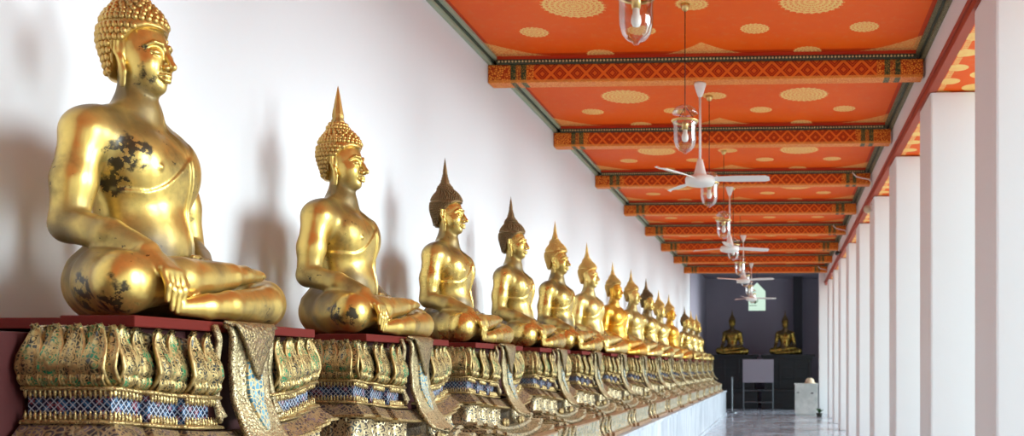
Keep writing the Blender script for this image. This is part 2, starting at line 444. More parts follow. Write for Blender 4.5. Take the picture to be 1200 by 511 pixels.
# ------------------------------------------------------------------ the seated figure, grown as one continuous surface
class Field:
    def __init__(s, X, Y, Z):
        s.X, s.Y, s.Z = [np.asarray(a, np.float32) for a in (X, Y, Z)]
        s.d = np.full((len(X), len(Y), len(Z)), 1.0, np.float32)
    def win(s, lo, hi):
        sl, ax = [], []
        for A, l, h in zip((s.X, s.Y, s.Z), lo, hi):
            i, j = np.searchsorted(A, l), np.searchsorted(A, h)
            sl.append(slice(max(i-1, 0), min(j+1, len(A)))); ax.append(A[sl[-1]])
        return tuple(sl), np.meshgrid(*ax, indexing='ij', sparse=True)
    def put(s, sl, e, k):
        a = s.d[sl]
        if k > 0:
            h = np.maximum(k-np.abs(a-e), 0)/k; r = np.minimum(a, e)-h*h*k*.25
        else: r = np.minimum(a, e)
        s.d[sl] = r
    def ell(s, c, r, k=.03):
        m = k+.02; sl, (x, y, z) = s.win([c[i]-r[i]-m for i in range(3)], [c[i]+r[i]+m for i in range(3)])
        if any(q.stop <= q.start for q in sl): return
        px, py, pz = (x-c[0])/r[0], (y-c[1])/r[1], (z-c[2])/r[2]
        k0 = np.sqrt(px*px+py*py+pz*pz); k1 = np.sqrt((px/r[0])**2+(py/r[1])**2+(pz/r[2])**2)+1e-9
        s.put(sl, k0*(k0-1)/k1, k)
    def cap(s, a, b, ra, rb, k=.03, flat=None):
        R = max(ra, rb); m = R*(1.8 if flat else 1)+k+.02
        sl, (x, y, z) = s.win([min(a[i], b[i])-m for i in range(3)], [max(a[i], b[i])+m for i in range(3)])
        if any(q.stop <= q.start for q in sl): return
        fx, fy, fz = flat or (1, 1, 1)
        pax, pay, paz = (x-a[0])*fx, (y-a[1])*fy, (z-a[2])*fz
        bx, by, bz = (b[0]-a[0])*fx, (b[1]-a[1])*fy, (b[2]-a[2])*fz
        h = np.clip((pax*bx+pay*by+paz*bz)/(bx*bx+by*by+bz*bz+1e-12), 0, 1)
        d = np.sqrt((pax-bx*h)**2+(pay-by*h)**2+(paz-bz*h)**2)-(ra+(rb-ra)*h)
        s.put(sl, d/max(fx, fy, fz), k)
    def chain(s, pts, rs, k=.03, flat=None):
        for i in range(len(pts)-1): s.cap(pts[i], pts[i+1], rs[i], rs[i+1], k, flat)
    def carve(s, a, b, r, k=.004):
        m = r+k+.01; sl, (x, y, z) = s.win([min(a[i], b[i])-m for i in range(3)], [max(a[i], b[i])+m for i in range(3)])
        ba = [b[i]-a[i] for i in range(3)]
        h = np.clip(((x-a[0])*ba[0]+(y-a[1])*ba[1]+(z-a[2])*ba[2])/(sum(q*q for q in ba)+1e-12), 0, 1)
        e = -(np.sqrt((x-a[0]-ba[0]*h)**2+(y-a[1]-ba[1]*h)**2+(z-a[2]-ba[2]*h)**2)-r)
        A = s.d[sl]; hh = np.maximum(k-np.abs(A-e), 0)/k
        s.d[sl] = np.maximum(A, e)+hh*hh*k*.25
    def mesh(s):
        d = s.d; ins = d < 0
        nx, ny, nz = d.shape
        cnt = np.zeros((nx-1, ny-1, nz-1), np.int8)
        for i in (0, 1):
            for j in (0, 1):
                for k in (0, 1): cnt += ins[i:nx-1+i, j:ny-1+j, k:nz-1+k]
        act = (cnt > 0) & (cnt < 8)
        I, J, K = np.nonzero(act); n = len(I)
        idx = np.full(act.shape, -1, np.int32); idx[I, J, K] = np.arange(n)
        acc = np.zeros((n, 3)); num = np.zeros(n)
        cor = [(i, j, k) for i in (0, 1) for j in (0, 1) for k in (0, 1)]
        val = {c: d[I+c[0], J+c[1], K+c[2]].astype(float) for c in cor}
        for c in cor:
            for ax in range(3):
                if c[ax]: continue
                e = list(c); e[ax] = 1; e = tuple(e)
                a, b = val[c], val[e]; cr = (a < 0) != (b < 0)
                t = np.where(cr, a/np.where(cr, a-b, 1), 0)
                p = np.stack([np.full(n, float(c[q])) for q in range(3)], 1); p[:, ax] = t
                acc += p*cr[:, None]; num += cr
        p = acc/num[:, None]
        V = np.stack([A[Q]+p[:, q]*(A[Q+1]-A[Q]) for q, (A, Q) in enumerate(((s.X, I), (s.Y, J), (s.Z, K)))], 1)
        F = []
        for ax in range(3):
            o1, o2 = (ax+1) % 3, (ax+2) % 3
            sa = [slice(1, -1)]*3; sa[ax] = slice(0, -1); sb = list(sa); sb[ax] = slice(1, None)
            A, B = ins[tuple(sa)], ins[tuple(sb)]
            ch = np.argwhere(A != B)
            if not len(ch): continue
            flip = A[ch[:, 0], ch[:, 1], ch[:, 2]]
            base = ch.copy(); base[:, o1] += 1; base[:, o2] += 1
            q = []
            for du, dv in ((0, 0), (-1, 0), (-1, -1), (0, -1)):
                b = base.copy(); b[:, o1] += du; b[:, o2] += dv
                q.append(idx[b[:, 0], b[:, 1], b[:, 2]])
            q = np.stack(q, 1); q = np.where(flip[:, None], q, q[:, ::-1])
            F.append(q[(q >= 0).all(1)])
        return V, np.concatenate(F)

def np_mesh(name, V, F):
    me = bpy.data.meshes.new(name)
    me.vertices.add(len(V)); me.vertices.foreach_set('co', np.ascontiguousarray(V, np.float32).ravel())
    me.loops.add(len(F)*4); me.loops.foreach_set('vertex_index', np.ascontiguousarray(F, np.int32).ravel())
    me.polygons.add(len(F)); me.polygons.foreach_set('loop_start', np.arange(0, len(F)*4, 4, dtype=np.int32))
    me.polygons.foreach_set('use_smooth', np.ones(len(F), bool))
    me.update(calc_edges=True); me.validate(); return me

def axis(lo, hi, step, flo, fhi, fstep):
    a = np.arange(lo, flo, step); b = np.arange(flo, fhi, fstep); c = np.arange(fhi, hi, step)
    return np.concatenate([a, b, c])

def body_mesh():
    X = axis(-.30, .50, .0068, -.09, .15, .0036); Y = axis(-.62, .64, .0068, -.12, .12, .0036); Z = axis(-.016, 1.07, .0062, .735, .97, .0036)
    f = Field(X, Y, Z)
    # torso: narrow waist, full chest, broad level shoulders
    f.ell((-.03, 0, .12), (.175, .235, .15), .05)
    f.ell((.0, 0, .29), (.118, .142, .19), .08)
    f.ell((-.015, 0, .49), (.128, .186, .155), .09)
    f.cap((-.035, -.16, .592), (-.035, .16, .592), .068, .068, .07)
    for sy in (-1, 1):
        f.ell((.056, sy*.083, .512), (.062, .088, .085), .07)
        f.cap((-.02, 0, .685), (-.04, sy*.145, .63), .050, .036, .05)
    f.ell((.045, 0, .25), (.088, .115, .10), .06)
    # the robe lies over the left shoulder: a slightly raised layer with a clean edge across the chest
    x, y, z = np.meshgrid(f.X, f.Y, f.Z, indexing='ij', sparse=True)
    edge = .415 + 1.35*np.maximum(y+.12, 0)**1.35          # height of the robe edge, rising to the left shoulder
    rob = np.clip((edge - z)/.008, 0, 1)*np.clip((z-.16)/.03, 0, 1)
    sash = np.clip((.058-np.abs(y-.118+(z-.5)*.08))/.006, 0, 1)*np.clip((x+.02)/.02, 0, 1)*np.clip((z-.2)/.01, 0, 1)
    f.d -= ((.0065*rob+.008*sash)*(f.d < .06)).astype(np.float32)
    f.ell((.123, -.088, .492), (.011, .011, .011), .008)
    # legs folded, right shin over left
    L = lambda *a, **k: f.chain(*a, **k)
    f.ell((.08, 0, .07), (.20, .28, .07), .03)
    L([(-.03, .14, .115), (.10, .315, .105), (.215, .435, .088)], [.116, .104, .084], .03)
    L([(.215, .435, .088), (.335, .24, .070), (.368, -.04, .054)], [.082, .066, .046], .02)
    L([(.368, -.04, .054), (.365, -.16, .044), (.345, -.29, .034)], [.046, .038, .024], .015)
    L([(-.03, -.14, .115), (.11, -.30, .108), (.235, -.400, .100)], [.118, .106, .090], .03)
    f.d = np.maximum(f.d, -np.broadcast_to(z-.0, f.d.shape)).astype(np.float32)
    L([(.235, -.400, .102), (.285, -.2, .125), (.295, .07, .158)], [.088, .068, .045], .015)
    L([(.295, .07, .158), (.285, .17, .170)], [.045, .041], .01, flat=(1, 1, 1.2))
    L([(.285, .17, .170), (.262, .30, .178)], [.045, .034], .008, flat=(1, 1, 1.5))
    for q in range(4):
        f.cap((.238+q*.018, .305-abs(q-2)*.004, .180), (.232+q*.017, .345-q*.006, .178), .0095, .0085, .005)
    # arms
    for sy in (-1, 1): f.ell((-.035, sy*.216, .578), (.074, .072, .076), .05)
    L([(-.035, -.232, .565), (-.045, -.262, .42), (-.05, -.280, .285)], [.066, .061, .054], .03)          # right, bare
    L([(-.05, -.280, .285), (.10, -.302, .248), (.255, -.318, .196)], [.054, .050, .034], .015)
    # the forearm lies in front of the hip; right hand over the shin, fingers hanging
    for dy in (-.026, 0, .026): f.cap((.255, -.322+dy*.7, .19), (.345, -.325+dy, .135), .026, .019, .015, None)
    for (dy, ln, bend) in ((-.040, .075, .004), (-.014, .098, .006), (.012, .104, .008), (.037, .088, .008)):
        p0 = (.347, -.325+dy, .136); p1 = (.366, -.325+dy*1.05, .130-ln*.5); p2 = (.364-bend, -.325+dy*1.02, .124-ln)
        L([p0, p1, p2], [.0135, .0118, .0088], .006)
    L([(.288, -.292, .175), (.338, -.272, .140), (.362, -.266, .098)], [.018, .0135, .0095], .008)
    L([(-.035, .232, .565), (-.03, .262, .42), (-.02, .285, .288)], [.070, .066, .061], .03)             # left, sleeved
    L([(-.02, .285, .285), (.07, .215, .230), (.165, .115, .195)], [.051, .046, .032], .006)
    for q in (-1, 0, 1): f.cap((.165+q*.012, .125, .192), (.205+q*.024, .04, .190), .022, .017, .012)
    for q, ln in ((0, .082), (1, .098), (2, .092), (3, .074)):
        xx = .172+q*.024
        L([(xx, .045, .190), (xx+.004, .045-ln*.55, .196), (xx+.006, .045-ln, .202)], [.0125, .0115, .009], .005)
    L([(.165, .10, .205), (.178, .055, .214), (.184, .015, .216)], [.016, .0125, .0095], .006)
    # neck and head
    f.cap((-.025, 0, .64), (-.012, 0, .80), .074, .066, .035)
    f.ell((-.03, 0, .915), (.112, .096, .110), .02)
    f.ell((.012, 0, .862), (.092, .083, .112), .03)
    f.ell((.048, 0, .782), (.048, .046, .034), .03)
    f.ell((.074, 0, .772), (.022, .024, .018), .02)
    for sy in (-1, 1):
        f.ell((.05, sy*.042, .83), (.044, .036, .042), .03)
        L([(.102, sy*.006, .886), (.103, sy*.022, .904), (.091, sy*.05, .905), (.068, sy*.074, .886)], [.0062, .0065, .006, .004], .008)
        f.ell((.089, sy*.036, .872), (.0165, .026, .0145), .006)
        f.carve((.109, sy*.016, .8655), (.102, sy*.038, .8625), .0028, .004)
        f.carve((.102, sy*.038, .8625), (.086, sy*.058, .866), .0028, .004)
        f.ell((.114, sy*.014, .8285), (.0125, .0105, .0095), .006)
        L([(.118, 0, .8035), (.112, sy*.014, .8045), (.098, sy*.032, .8015)], [.0068, .0066, .004], .005)
        L([(.115, 0, .790), (.109, sy*.012, .7905), (.098, sy*.026, .796)], [.0085, .008, .004], .005)
        f.carve((.122, 0, .797), (.100, sy*.032, .799), .002, .003)
        # long-lobed ear
        L([(-.012, sy*.092, .915), (-.028, sy*.099, .905), (-.030, sy*.099, .865), (-.016, sy*.094, .835)], [.010, .012, .011, .010], .006)
        L([(-.016, sy*.094, .84), (-.010, sy*.090, .80), (-.012, sy*.087, .762)], [.014, .0145, .012], .006, flat=(1, 1.5, 1))
        L([(-.010, sy*.094, .91), (-.008, sy*.09, .87), (-.014, sy*.09, .845)], [.006, .006, .008], .006)
        f.ell((-.018, sy*.085, .875), (.018, .016, .035), .006)
    L([(.101, 0, .892), (.116, 0, .862), (.136, 0, .834)], [.0085, .010, .0125], .010)
    for zz in (.675, .70, .725): pass
    f.d = np.maximum(f.d, -np.broadcast_to(z-.001, f.d.shape)).astype(np.float32)
    V, F = f.mesh()
    return np_mesh('body', tuck(slim(V)), F)

def tuck(V):
    """the crossed shins sit a little nearer the belly"""
    w = np.clip((.31-V[:, 2])/.13, 0, 1); w = w*w*(3-2*w)
    V = V.copy(); V[:, 0] -= w*.105*np.maximum(V[:, 0]-.04, 0); return V
def slim(V):
    """the heads are narrow ovals"""
    w = np.clip((V[:, 2]-.69)/.09, 0, 1); w = w*w*(3-2*w)
    V = V.copy()
    V[:, 0] += w*(-.002+(V[:, 0]+.010)*.86-.010-V[:, 0]); V[:, 1] *= 1-.11*w
    return V
def hairline(x):
    return np.interp(x, [-.16, -.09, -.055, -.035, .0, .03, .07, .11], [.785, .79, .83, .90, .90, .935, .953, .955])

def hair_mesh(curl_r, pitch):
    X = np.arange(-.19, .13, .0056); Y = np.arange(-.145, .146, .0056); Z = np.arange(.75, 1.12, .0056)
    f = Field(X, Y, Z)
    c, r = (-.022, 0, .934), (.122, .108, .118)
    f.ell(c, r, .02); f.cap((-.04, 0, .90), (-.045, 0, .83), .098, .080, .05)
    f.ell((-.036, 0, 1.040), (.060, .058, .046), .012)
    x, y, z = np.meshgrid(f.X, f.Y, f.Z, indexing='ij', sparse=True)
    f.d = np.maximum(f.d, (hairline(x)-z)*.8).astype(np.float32)
    V, F = f.mesh()
    # curls in rows round the cap
    b = MB()
    from mathutils.bvhtree import BVHTree
    tree = BVHTree.FromPolygons([tuple(v) for v in V], [tuple(q) for q in F])
    zz = .79; row = 0; cen = Vector((-.035, 0, 0))
    while zz < 1.10:
        rad = .125 if zz < .99 else .07
        n = max(3, int(2*PI*rad*(math.sqrt(max(.02, 1-((zz-.92)/.12)**2)) if zz < .99 else math.sqrt(max(.05, 1-((zz-1.03)/.075)**2)))/pitch))
        for i in range(n):
            a = 2*PI*(i+.5*(row % 2))/n
            o = Vector((-.035+.4*math.cos(a), .4*math.sin(a), zz+ (.10 if zz > .96 else 0)*.4))
            hit, nn, _, _ = tree.ray_cast(o, (Vector((-.035, 0, zz))-o).normalized())
            if hit is None or hit.z < float(hairline(hit.x))+.006: continue
            if nn.z < -.5: continue
            p = hit
            b.ball((p.x, p.y, p.z), curl_r, 8, 5)
        zz += pitch*.86*(1 if zz < .96 or zz > 1.02 else .8); row += 1
    V2 = slim(np.concatenate([V, np.array(b.v)]) if b.v else V)
    me = bpy.data.meshes.new('hair')
    me.from_pydata(V2.tolist(), [], F.tolist()+[tuple(i+len(V) for i in q) for q in b.f])
    me.polygons.foreach_set('use_smooth', np.ones(len(me.polygons), bool)); me.update()
    return me

def finial_mesh(kind):
    b = MB()
    if kind == 0:      # tall fluted flame
        prof = [(.0, 1.08), (.040, 1.082), (.043, 1.094), (.034, 1.104), (.037, 1.114), (.036, 1.128), (.031, 1.15), (.026, 1.17), (.0215, 1.19), (.016, 1.215), (.010, 1.24), (.005, 1.26), (.0005, 1.275)]
        b.lathe([(r*.74, z-.004) for r, z in prof], 32, (-.036, 0, 0), 8, .10)
    else:              # ringed bud with a slim spike
        prof = [(.0, 1.075), (.042, 1.08), (.046, 1.09), (.036, 1.098), (.040, 1.108), (.030, 1.116), (.033, 1.126), (.024, 1.134), (.026, 1.145), (.019, 1.155), (.021, 1.168), (.016, 1.19), (.011, 1.215), (.006, 1.24), (.0005, 1.265)]
        b.lathe([(r*.74, z-.002) for r, z in prof], 24, (-.036, 0, 0), 6, .05)
    me = b.mesh('finial'); me.polygons.foreach_set('use_smooth', np.ones(len(me.polygons), bool)); return me
# ------------------------------------------------------------------ pedestal (local frame: x forward, y left, z=0 at the red board top)
HW, X0 = .585, .055
def path(full):
    """stepped plan of the pedestal: the near (-y) half, or both halves in one run"""
    if full:
        h = [(.355, -.33), (.33, -.33), (.33, -.46), (.305, -.46), (.305, -HW), (X0, -HW)]
        return [(x, -y) for x, y in h[::-1]]+h
    return [(.255, -.185), (.355, -.185), (.355, -.33), (.33, -.33), (.33, -.46), (.305, -.46), (.305, -HW), (X0, -HW)]
def offset_path(pts, o):
    """offset an axis-aligned path outward"""
    nrm = []
    for a, b in zip(pts, pts[1:]):
        d = (b[0]-a[0], b[1]-a[1]); l = math.hypot(*d); nrm.append((-d[1]/l, d[0]/l))
    out = []
    for i, p in enumerate(pts):
        ns = [nrm[j] for j in (i-1, i) if 0 <= j < len(nrm)]
        out.append((p[0]+o*sum(n[0] for n in ns), p[1]+o*sum(n[1] for n in ns)))
    return out
def sag(x, y, s):
    w = min(max((x-.15)/.13, 0), 1)
    return -s*w*(1-min(abs(y)/HW, 1)**2)
def counts(pts, step=.05):
    return [max(1, int(math.hypot(b[0]-a[0], b[1]-a[1])/step)) for a, b in zip(pts, pts[1:])]
def tier(prof, s, full, mirror=(1,)):
    """sweep a profile [(offset, z)...] round the stepped plan, sagging in the middle of the front"""
    b = MB(); base = path(full); ct = counts(base)
    for m in mirror:
        rows = []
        for pr in prof:
            o, z = pr[:2]; ex = pr[2] if len(pr) > 2 else 0.
            P = [(x+ex*min(max((x-X0)/.24, 0), 1), y) for x, y in offset_path(base, o)]; row = [P[0]]
            for (a, c), n in zip(zip(P, P[1:]), ct): row += [(a[0]+(c[0]-a[0])*k/n, a[1]+(c[1]-a[1])*k/n) for k in range(1, n+1)]
            rows.append([(x, y*m, z+sag(x, y, s)) for x, y in row])
        n = len(rows[0]); vs = [p for r in rows for p in r]
        L = [0.]
        q = rows[0]
        for i in range(1, n): L.append(L[-1]+math.hypot(q[i][0]-q[i-1][0], q[i][1]-q[i-1][1]))
        vl = [0.]
        for k in range(1, len(prof)): vl.append(vl[-1]+math.hypot(prof[k][0]-prof[k-1][0], prof[k][1]-prof[k-1][1]))
        uvs = [(L[i], vl[k]) for k in range(len(prof)) for i in range(n)]
        fs = []
        for k in range(len(prof)-1):
            for i in range(n-1):
                fc = (k*n+i, k*n+i+1, (k+1)*n+i+1, (k+1)*n+i)
                fs.append(fc if m > 0 else fc[::-1])
        b.faces(vs, fs, uvs)
    return b
def along(full, o, pitch, skip_first=True):
    """evenly spaced stations (x, y, outward angle) on every face of the plan"""
    base = offset_path(path(full), o); out = []
    for i, (a, b) in enumerate(zip(base, base[1:])):
        l = math.hypot(b[0]-a[0], b[1]-a[1])
        if l < .05: continue
        if not full and i == 0: continue
        n = max(1, round(l/pitch)); d = ((b[0]-a[0])/l, (b[1]-a[1])/l)
        for k in range(n):
            t = (k+.5)*l/n; out.append((a[0]+d[0]*t, a[1]+d[1]*t, math.atan2(d[0], -d[1]), l/n))
    return out

def petal_mesh(h=.174, w=.0385, name='lotus_petal', th=.012, amp=1.):
    b = MB()
    def width(v): return w*max(.02, (1-.16*(1-v/.38)**2 if v < .38 else 1)*(1 if v < .4 else math.cos((v-.4)/.6*PI/2)**.7))
    def out(v): return np.interp(v, [0, .12, .3, .5, .75, .92, 1], [.002, .026, .042, .034, .014, .008, .014])
    def fn(u, v):
        s = u*2-1; rim = .006 if abs(s) > .76 else 0
        return (out(v)*amp+.010*amp*(1-s*s)+rim-.008, s*width(v), v*h)
    b.grid(fn, 10, 14, th, lambda u, v: (u*2-1, v))
    return b.mesh(name)

def tongue_parts():
    """the carved hanging cloth in the middle of the front"""
    tx = [0, .12, .22, .4, .58, .75, .88, 1]
    px = [.356, .378, .386, .378, .388, .432, .482, .53]; pz = [-.002, -.012, -.05, -.15, -.26, -.37, -.435, -.475]
    at = lambda v: (float(np.interp(v, tx, px)), float(np.interp(v, tx, pz)))
    def hw(v):
        w = float(np.interp(v, [0, .2, .45, .7, .85, .93, .98, 1], [.122, .118, .112, .116, .118, .10, .055, .012])); return w
    m = MB()
    def main(u, v):
        x, z = at(v); s = u*2-1; r = .006 if abs(s) > .86 else 0
        return (x+.016*(1-s*s)+r, s*hw(v), z)
    m.grid(main, 16, 28, -.018, lambda u, v: (u*.2, v*.55))
    c = MB()
    def cen(u, v):
        vv = .34+v*.40; x, z = at(vv); s = u*2-1
        return (x+.022, s*.046*math.sin(PI*(.18+.8*v))**.6, z)
    c.grid(cen, 6, 12, -.012, lambda u, v: (u*.08, v*.24))
    fl = MB()
    def flap(u, v):
        s = u*2-1; vv = v*(.05+.33*(1-abs(s))**.9+.10); x, z = at(vv)
        return (x+.028+.01*(1-s*s), s*.158*(1-.25*v), z+.004)
    fl.grid(flap, 20, 10, -.012, lambda u, v: (u*.24, v*.2))
    st = []
    for sy in (-1, 1):
        b = MB()
        def strand(u, v):
            x = float(np.interp(v, [0, .15, .5, .85, 1], [.357, .376, .366, .376, .396])); z = -.012-.30*v
            y = sy*(.158+.022*v**1.2) ; s = u*2-1
            ww = .010+(.012*max(0, (v-.88)/.12))
            return (x, y+s*ww, z)
        b.grid(strand, 4, 16, -.014, lambda u, v: (u*.03, v*.3))
        b.tube([(.396+.012*math.cos(a)-.012, sy*(.180+.016*math.cos(a)), -.312-.016*math.sin(a)) for a in np.linspace(0, 1.6*PI, 10)], .007, 6)
        st.append(b)
    return m, c, fl, st

def pedestal_data():
    """list of (part name, mesh, material) built once and shared by every pedestal"""
    P = []
    def add(name, b, mat, smooth=False):
        me = b.mesh(name) if isinstance(b, MB) else b
        me.materials.append(M[mat])
        if smooth: me.polygons.foreach_set('use_smooth', np.ones(len(me.polygons), bool))
        P.append((name, me)); return me
    add('core', MB().box((X0, -.565, -.80), (.280, .565, -.036)), 'red')
    add('red_panel', MB().box((.281, -.20, -.33), (.30, .20, -.036)), 'red')
    add('top_board', MB().box((-.36, -.42, -.034), (.12, .42, -.001), .004), 'redboard')
    add('top_board', MB().box((.121, -.545, -.034), (.345, .548, -.001), .004), 'redboard')
    st = []
    for m in (1, -1):
        for x, y, a, w in along(False, .002, .0645): st.append((x, y*m, a*m, w))
    rp = petal_mesh(.168, .033, 'rear')
    V = np.array([v.co[:] for v in rp.vertices]); Fs = [tuple(p.vertices) for p in rp.polygons]
    uvd = np.zeros((len(V), 2))
    for lp in rp.loops: uvd[lp.vertex_index] = rp.uv_layers[0].data[lp.index].uv
    lp_ = petal_mesh(.072, .0155, 'foot', .006, .45)
    LV = np.array([v.co[:] for v in lp_.vertices]); LF = [tuple(p.vertices) for p in lp_.polygons]; luv = np.zeros((len(LV), 2))
    for lp in lp_.loops: luv[lp.vertex_index] = lp_.uv_layers[0].data[lp.index].uv
    for m in (1, -1):
        mm = (m,)
        add('petal_bed', tier([(-.03, -.03), (-.014, -.04), (-.008, -.12), (.002, -.19), (.0, -.207)], .04, False, mm), 'carve')
        r = MB()
        for (x, y, a, w) in st:
            if y*m > 0: continue
            c, s = math.cos(a), math.sin(a); q = .5*m
            ox, oy = x-s*w*q-c*.010, y+c*w*q-s*.010
            if abs(oy) < .19 or ox < X0+.03: continue
            r.faces([(ox+c*v[0]-s*v[1], oy+s*v[0]+c*v[1], v[2]-.203+sag(x, y, .04)) for v in V], Fs, uvd.tolist())
        add('rear_petals', r, 'petal', True)
        lf = MB()
        for (x, y, a, w) in st:
            if y*m > 0: continue
            c, s = math.cos(a), math.sin(a)
            for q in (-.25, .25):
                ox, oy = x-s*w*q+c*.020, y+c*w*q+s*.020
                lf.faces([(ox+c*p[0]-s*p[1], oy+s*p[0]+c*p[1], p[2]-.206+sag(x, y, .04)) for p in LV], LF, luv.tolist())
        add('foot_leaves', lf, 'petal', True)
        up = tier([(-.03, -.204), (.022, -.204), (.025, -.210), (.022, -.216), (-.03, -.219)], .045, False, mm)
        lo = tier([(-.03, -.296), (.012, -.298), (.026, -.301), (.030, -.310), (-.03, -.314)], .045, False, mm)
        for x, y, a, w in along(False, .014, .0150):
            z = sag(x, y, .045)
            up.lathe([(.0005, -.240), (.0045, -.232), (.0062, -.224), (.004, -.214)], 6, (x, y*m, z))
            lo.lathe([(.004, -.300), (.0064, -.292), (.0042, -.283), (.0005, -.273)], 6, (x, y*m, z))
        add('bead_trim', up, 'trim', True); add('bead_trim', lo, 'trim', True)
        add('mosaic_band', tier([(-.006, -.214), (-.006, -.300)], .045, False, mm), 'mosaic')
    add('scale_ledge', tier([(-.02, -.308), (.022, -.311), (.040, -.328), (.066, -.354), (.072, -.360)], .055, True), 'scales')
    add('gilt_lip', tier([(.060, -.357), (.080, -.358), (.082, -.368), (.030, -.374), (.0, -.376)], .055, True), 'trim')
    add('waist_panel', tier([(.02, -.370), (.0, -.40), (-.002, -.44), (.03, -.485)], .055, True), 'carve_dark')
    add('stepped_moulding', tier([(.03, -.478), (.072, -.482, .01), (.078, -.50, .01), (.056, -.506, .01), (.062, -.522, .03), (.098, -.527, .05), (.104, -.546, .05), (.082, -.552, .05), (.086, -.568, .08), (.124, -.573, .10), (.130, -.594, .10), (.10, -.60, .10)], .06, True), 'carve')
    add('base_panel', tier([(.12, -.596, .10), (.150, -.61, .11), (.146, -.66, .11), (.144, -.71, .11), (.150, -.755, .11), (.172, -.768, .12), (.176, -.799, .12), (.0, -.799, .1)], .0, True), 'panel')
    D = {'parts': P[:], 'stations': st}
    def one(name, b, mat, smooth=True):
        r = add(name, b, mat, smooth); P.pop(); return r
    D['petal'] = one('lotus_petal', petal_mesh(), 'petal')
    pl = MB()      # concave pilasters of the waist ending in a scroll
    def pil(u, v):
        s = u*2-1; z = -.374-.118*v; edge = .006 if (abs(s) > .86 or v < .1 or v > .9) else 0
        return (.046+.026*v**1.6-.010*math.sin(PI*v)+edge, s*.036, z)
    pl.grid(pil, 14, 14, -.075, lambda u, v: (u*.11, v*.12))
    D['pilaster'] = one('pilaster', pl, 'carve')
    D['scroll'] = one('scroll', MB().tube([(.080, .024*math.cos(t)*(1-t/14), -.462+.026*math.sin(t)*(1-t/14)) for t in np.linspace(0, 3.2*PI, 22)], .008, 6), 'trim')
    br = MB()
    br.grid(lambda u, v: (.030+.011*math.cos(v*2*PI), (u*2-1)*.024, -.602-.19*v), 4, 12, -.035, lambda u, v: (u*.05, v*.19))
    D['bracket'] = one('bracket', br, 'carve')
    m, c, fl, sts = tongue_parts()
    D['cloth'] = one('hanging_cloth', m, 'carve_fine'); D['mosaic'] = one('mosaic_inlay', c, 'bluemosaic', False); D['flap'] = one('flap', fl, 'flap')
    D['strands'] = [one('strand', s, 'carve_fine') for s in sts]
    return D
# ------------------------------------------------------------------ the setting
def struct(o, **kw): tag(o, kind='structure', **kw); return o
struct(MB().box((WALLX-.3, YBACK, -.2), (WALLX, YROOM+.3, 4.6)).build('wall_left', M['wall']))
struct(MB().box((WALLX-.3, YBACK, -.2), (2.0, YROOM+.3, 0)).build('floor', M['floor']))
struct(MB().box((WALLX, YBACK, CEIL), (ARCX+.02, YEND+.05, CEIL+.25)).build('ceiling', M['ceiling']))
struct(MB().box((2.0, -40, -.25), (80, 90, -.12)).build('ground', M['ground']))
struct(MB().box((ARCX, YBACK, CAMZ+2.322), (ARCX+.63, YEND+.05, 4.6)).build('wall_right', M['column']), label='white architrave carried by the row of columns')
struct(MB().box((ARCX+.001, YBACK, CAMZ+2.312), (ARCX+.629, YEND, CAMZ+2.3215)).build('trim_1', M['soffit']))
tr = MB()
tr.box((ARCX-.018, YBACK, CAMZ+2.312), (ARCX-.001, YEND, CAMZ+2.425), .004).box((ARCX-.035, YBACK, CAMZ+2.355), (ARCX-.018, YEND, CAMZ+2.395), .006).box((ARCX-.018, YBACK, CAMZ+2.300), (ARCX+.05, YEND, CAMZ+2.312))
struct(tr.build('trim_2', M['redtrim']))
# green cornices down both sides of the ceiling
def cornice(x, sgn, nm, mats):
    for k, (a, b, z0, z1, m) in enumerate(((0, .035, 2.665, 2.728, mats[0]), (.035, .052, 2.69, 2.728, mats[1]), (.052, .085, 2.705, 2.729, mats[0]))):
        xs = sorted((x+sgn*a, x+sgn*b))
        struct(MB().box((xs[0], YBACK, CAMZ+z0), (xs[1], YEND, CAMZ+z1), .003).build('trim_%d' % (nm+k), M[m]))
cornice(WALLX+.001, 1, 3, ('greenlight', 'greendark')); cornice(ARCX-.001, -1, 6, ('green', 'greendark'))
# beams, each with the beaded moulding along its top
ordn = ['first', 'second', 'third', 'fourth', 'fifth', 'sixth', 'seventh', 'eighth', 'ninth', 'tenth', 'eleventh', 'twelfth', 'thirteenth', 'fourteenth', 'fifteenth', 'sixteenth']
bd = None
for n in range(-6, 8):
    y0 = BEAM0+BAY*n
    if bd is None:
        bd = MB().box((WALLX+.002, 0, CAMZ+2.5), (ARCX-.022, .168, CAMZ+2.66), .012).mesh('ceiling_beam')
    pos = y0
    o = MB().box((WALLX+.002, y0, CAMZ+2.5), (ARCX-.022, y0+.168, CAMZ+2.66), .012).build('ceiling_beam', M['beam'])
    struct(o, group='painted ceiling beams')
    q = MB().box((WALLX+.087, y0-.03, CAMZ+2.657), (ARCX-.088, y0+.198, CAMZ+2.697), .004)
    struct(q.build('moulding', M['greendark'], o))
    struct(MB().box((WALLX+.087, y0-.012, CAMZ+2.6975), (ARCX-.088, y0+.18, CAMZ+2.7295)).build('frieze', M['orangeband'], o))
    be = MB(); x = WALLX+.11
    while x < ARCX-.1:
        be.ball((x, y0-.031, CAMZ+2.677), .0095, 6, 4); x += .03
    struct(be.build('bead_row', M['bead'], o))
# columns
cm = MB().box((0, 0, 0), (.63, .63, CAMZ+2.3), .018).mesh('column'); cm.materials.append(M['column'])
for n in range(-6, 9):
    if COL0+BAY*n > YEND-.7: break
    o = link('column', cm); o.location = (ARCX, COL0+BAY*n, 0); struct(o, group='square white columns')
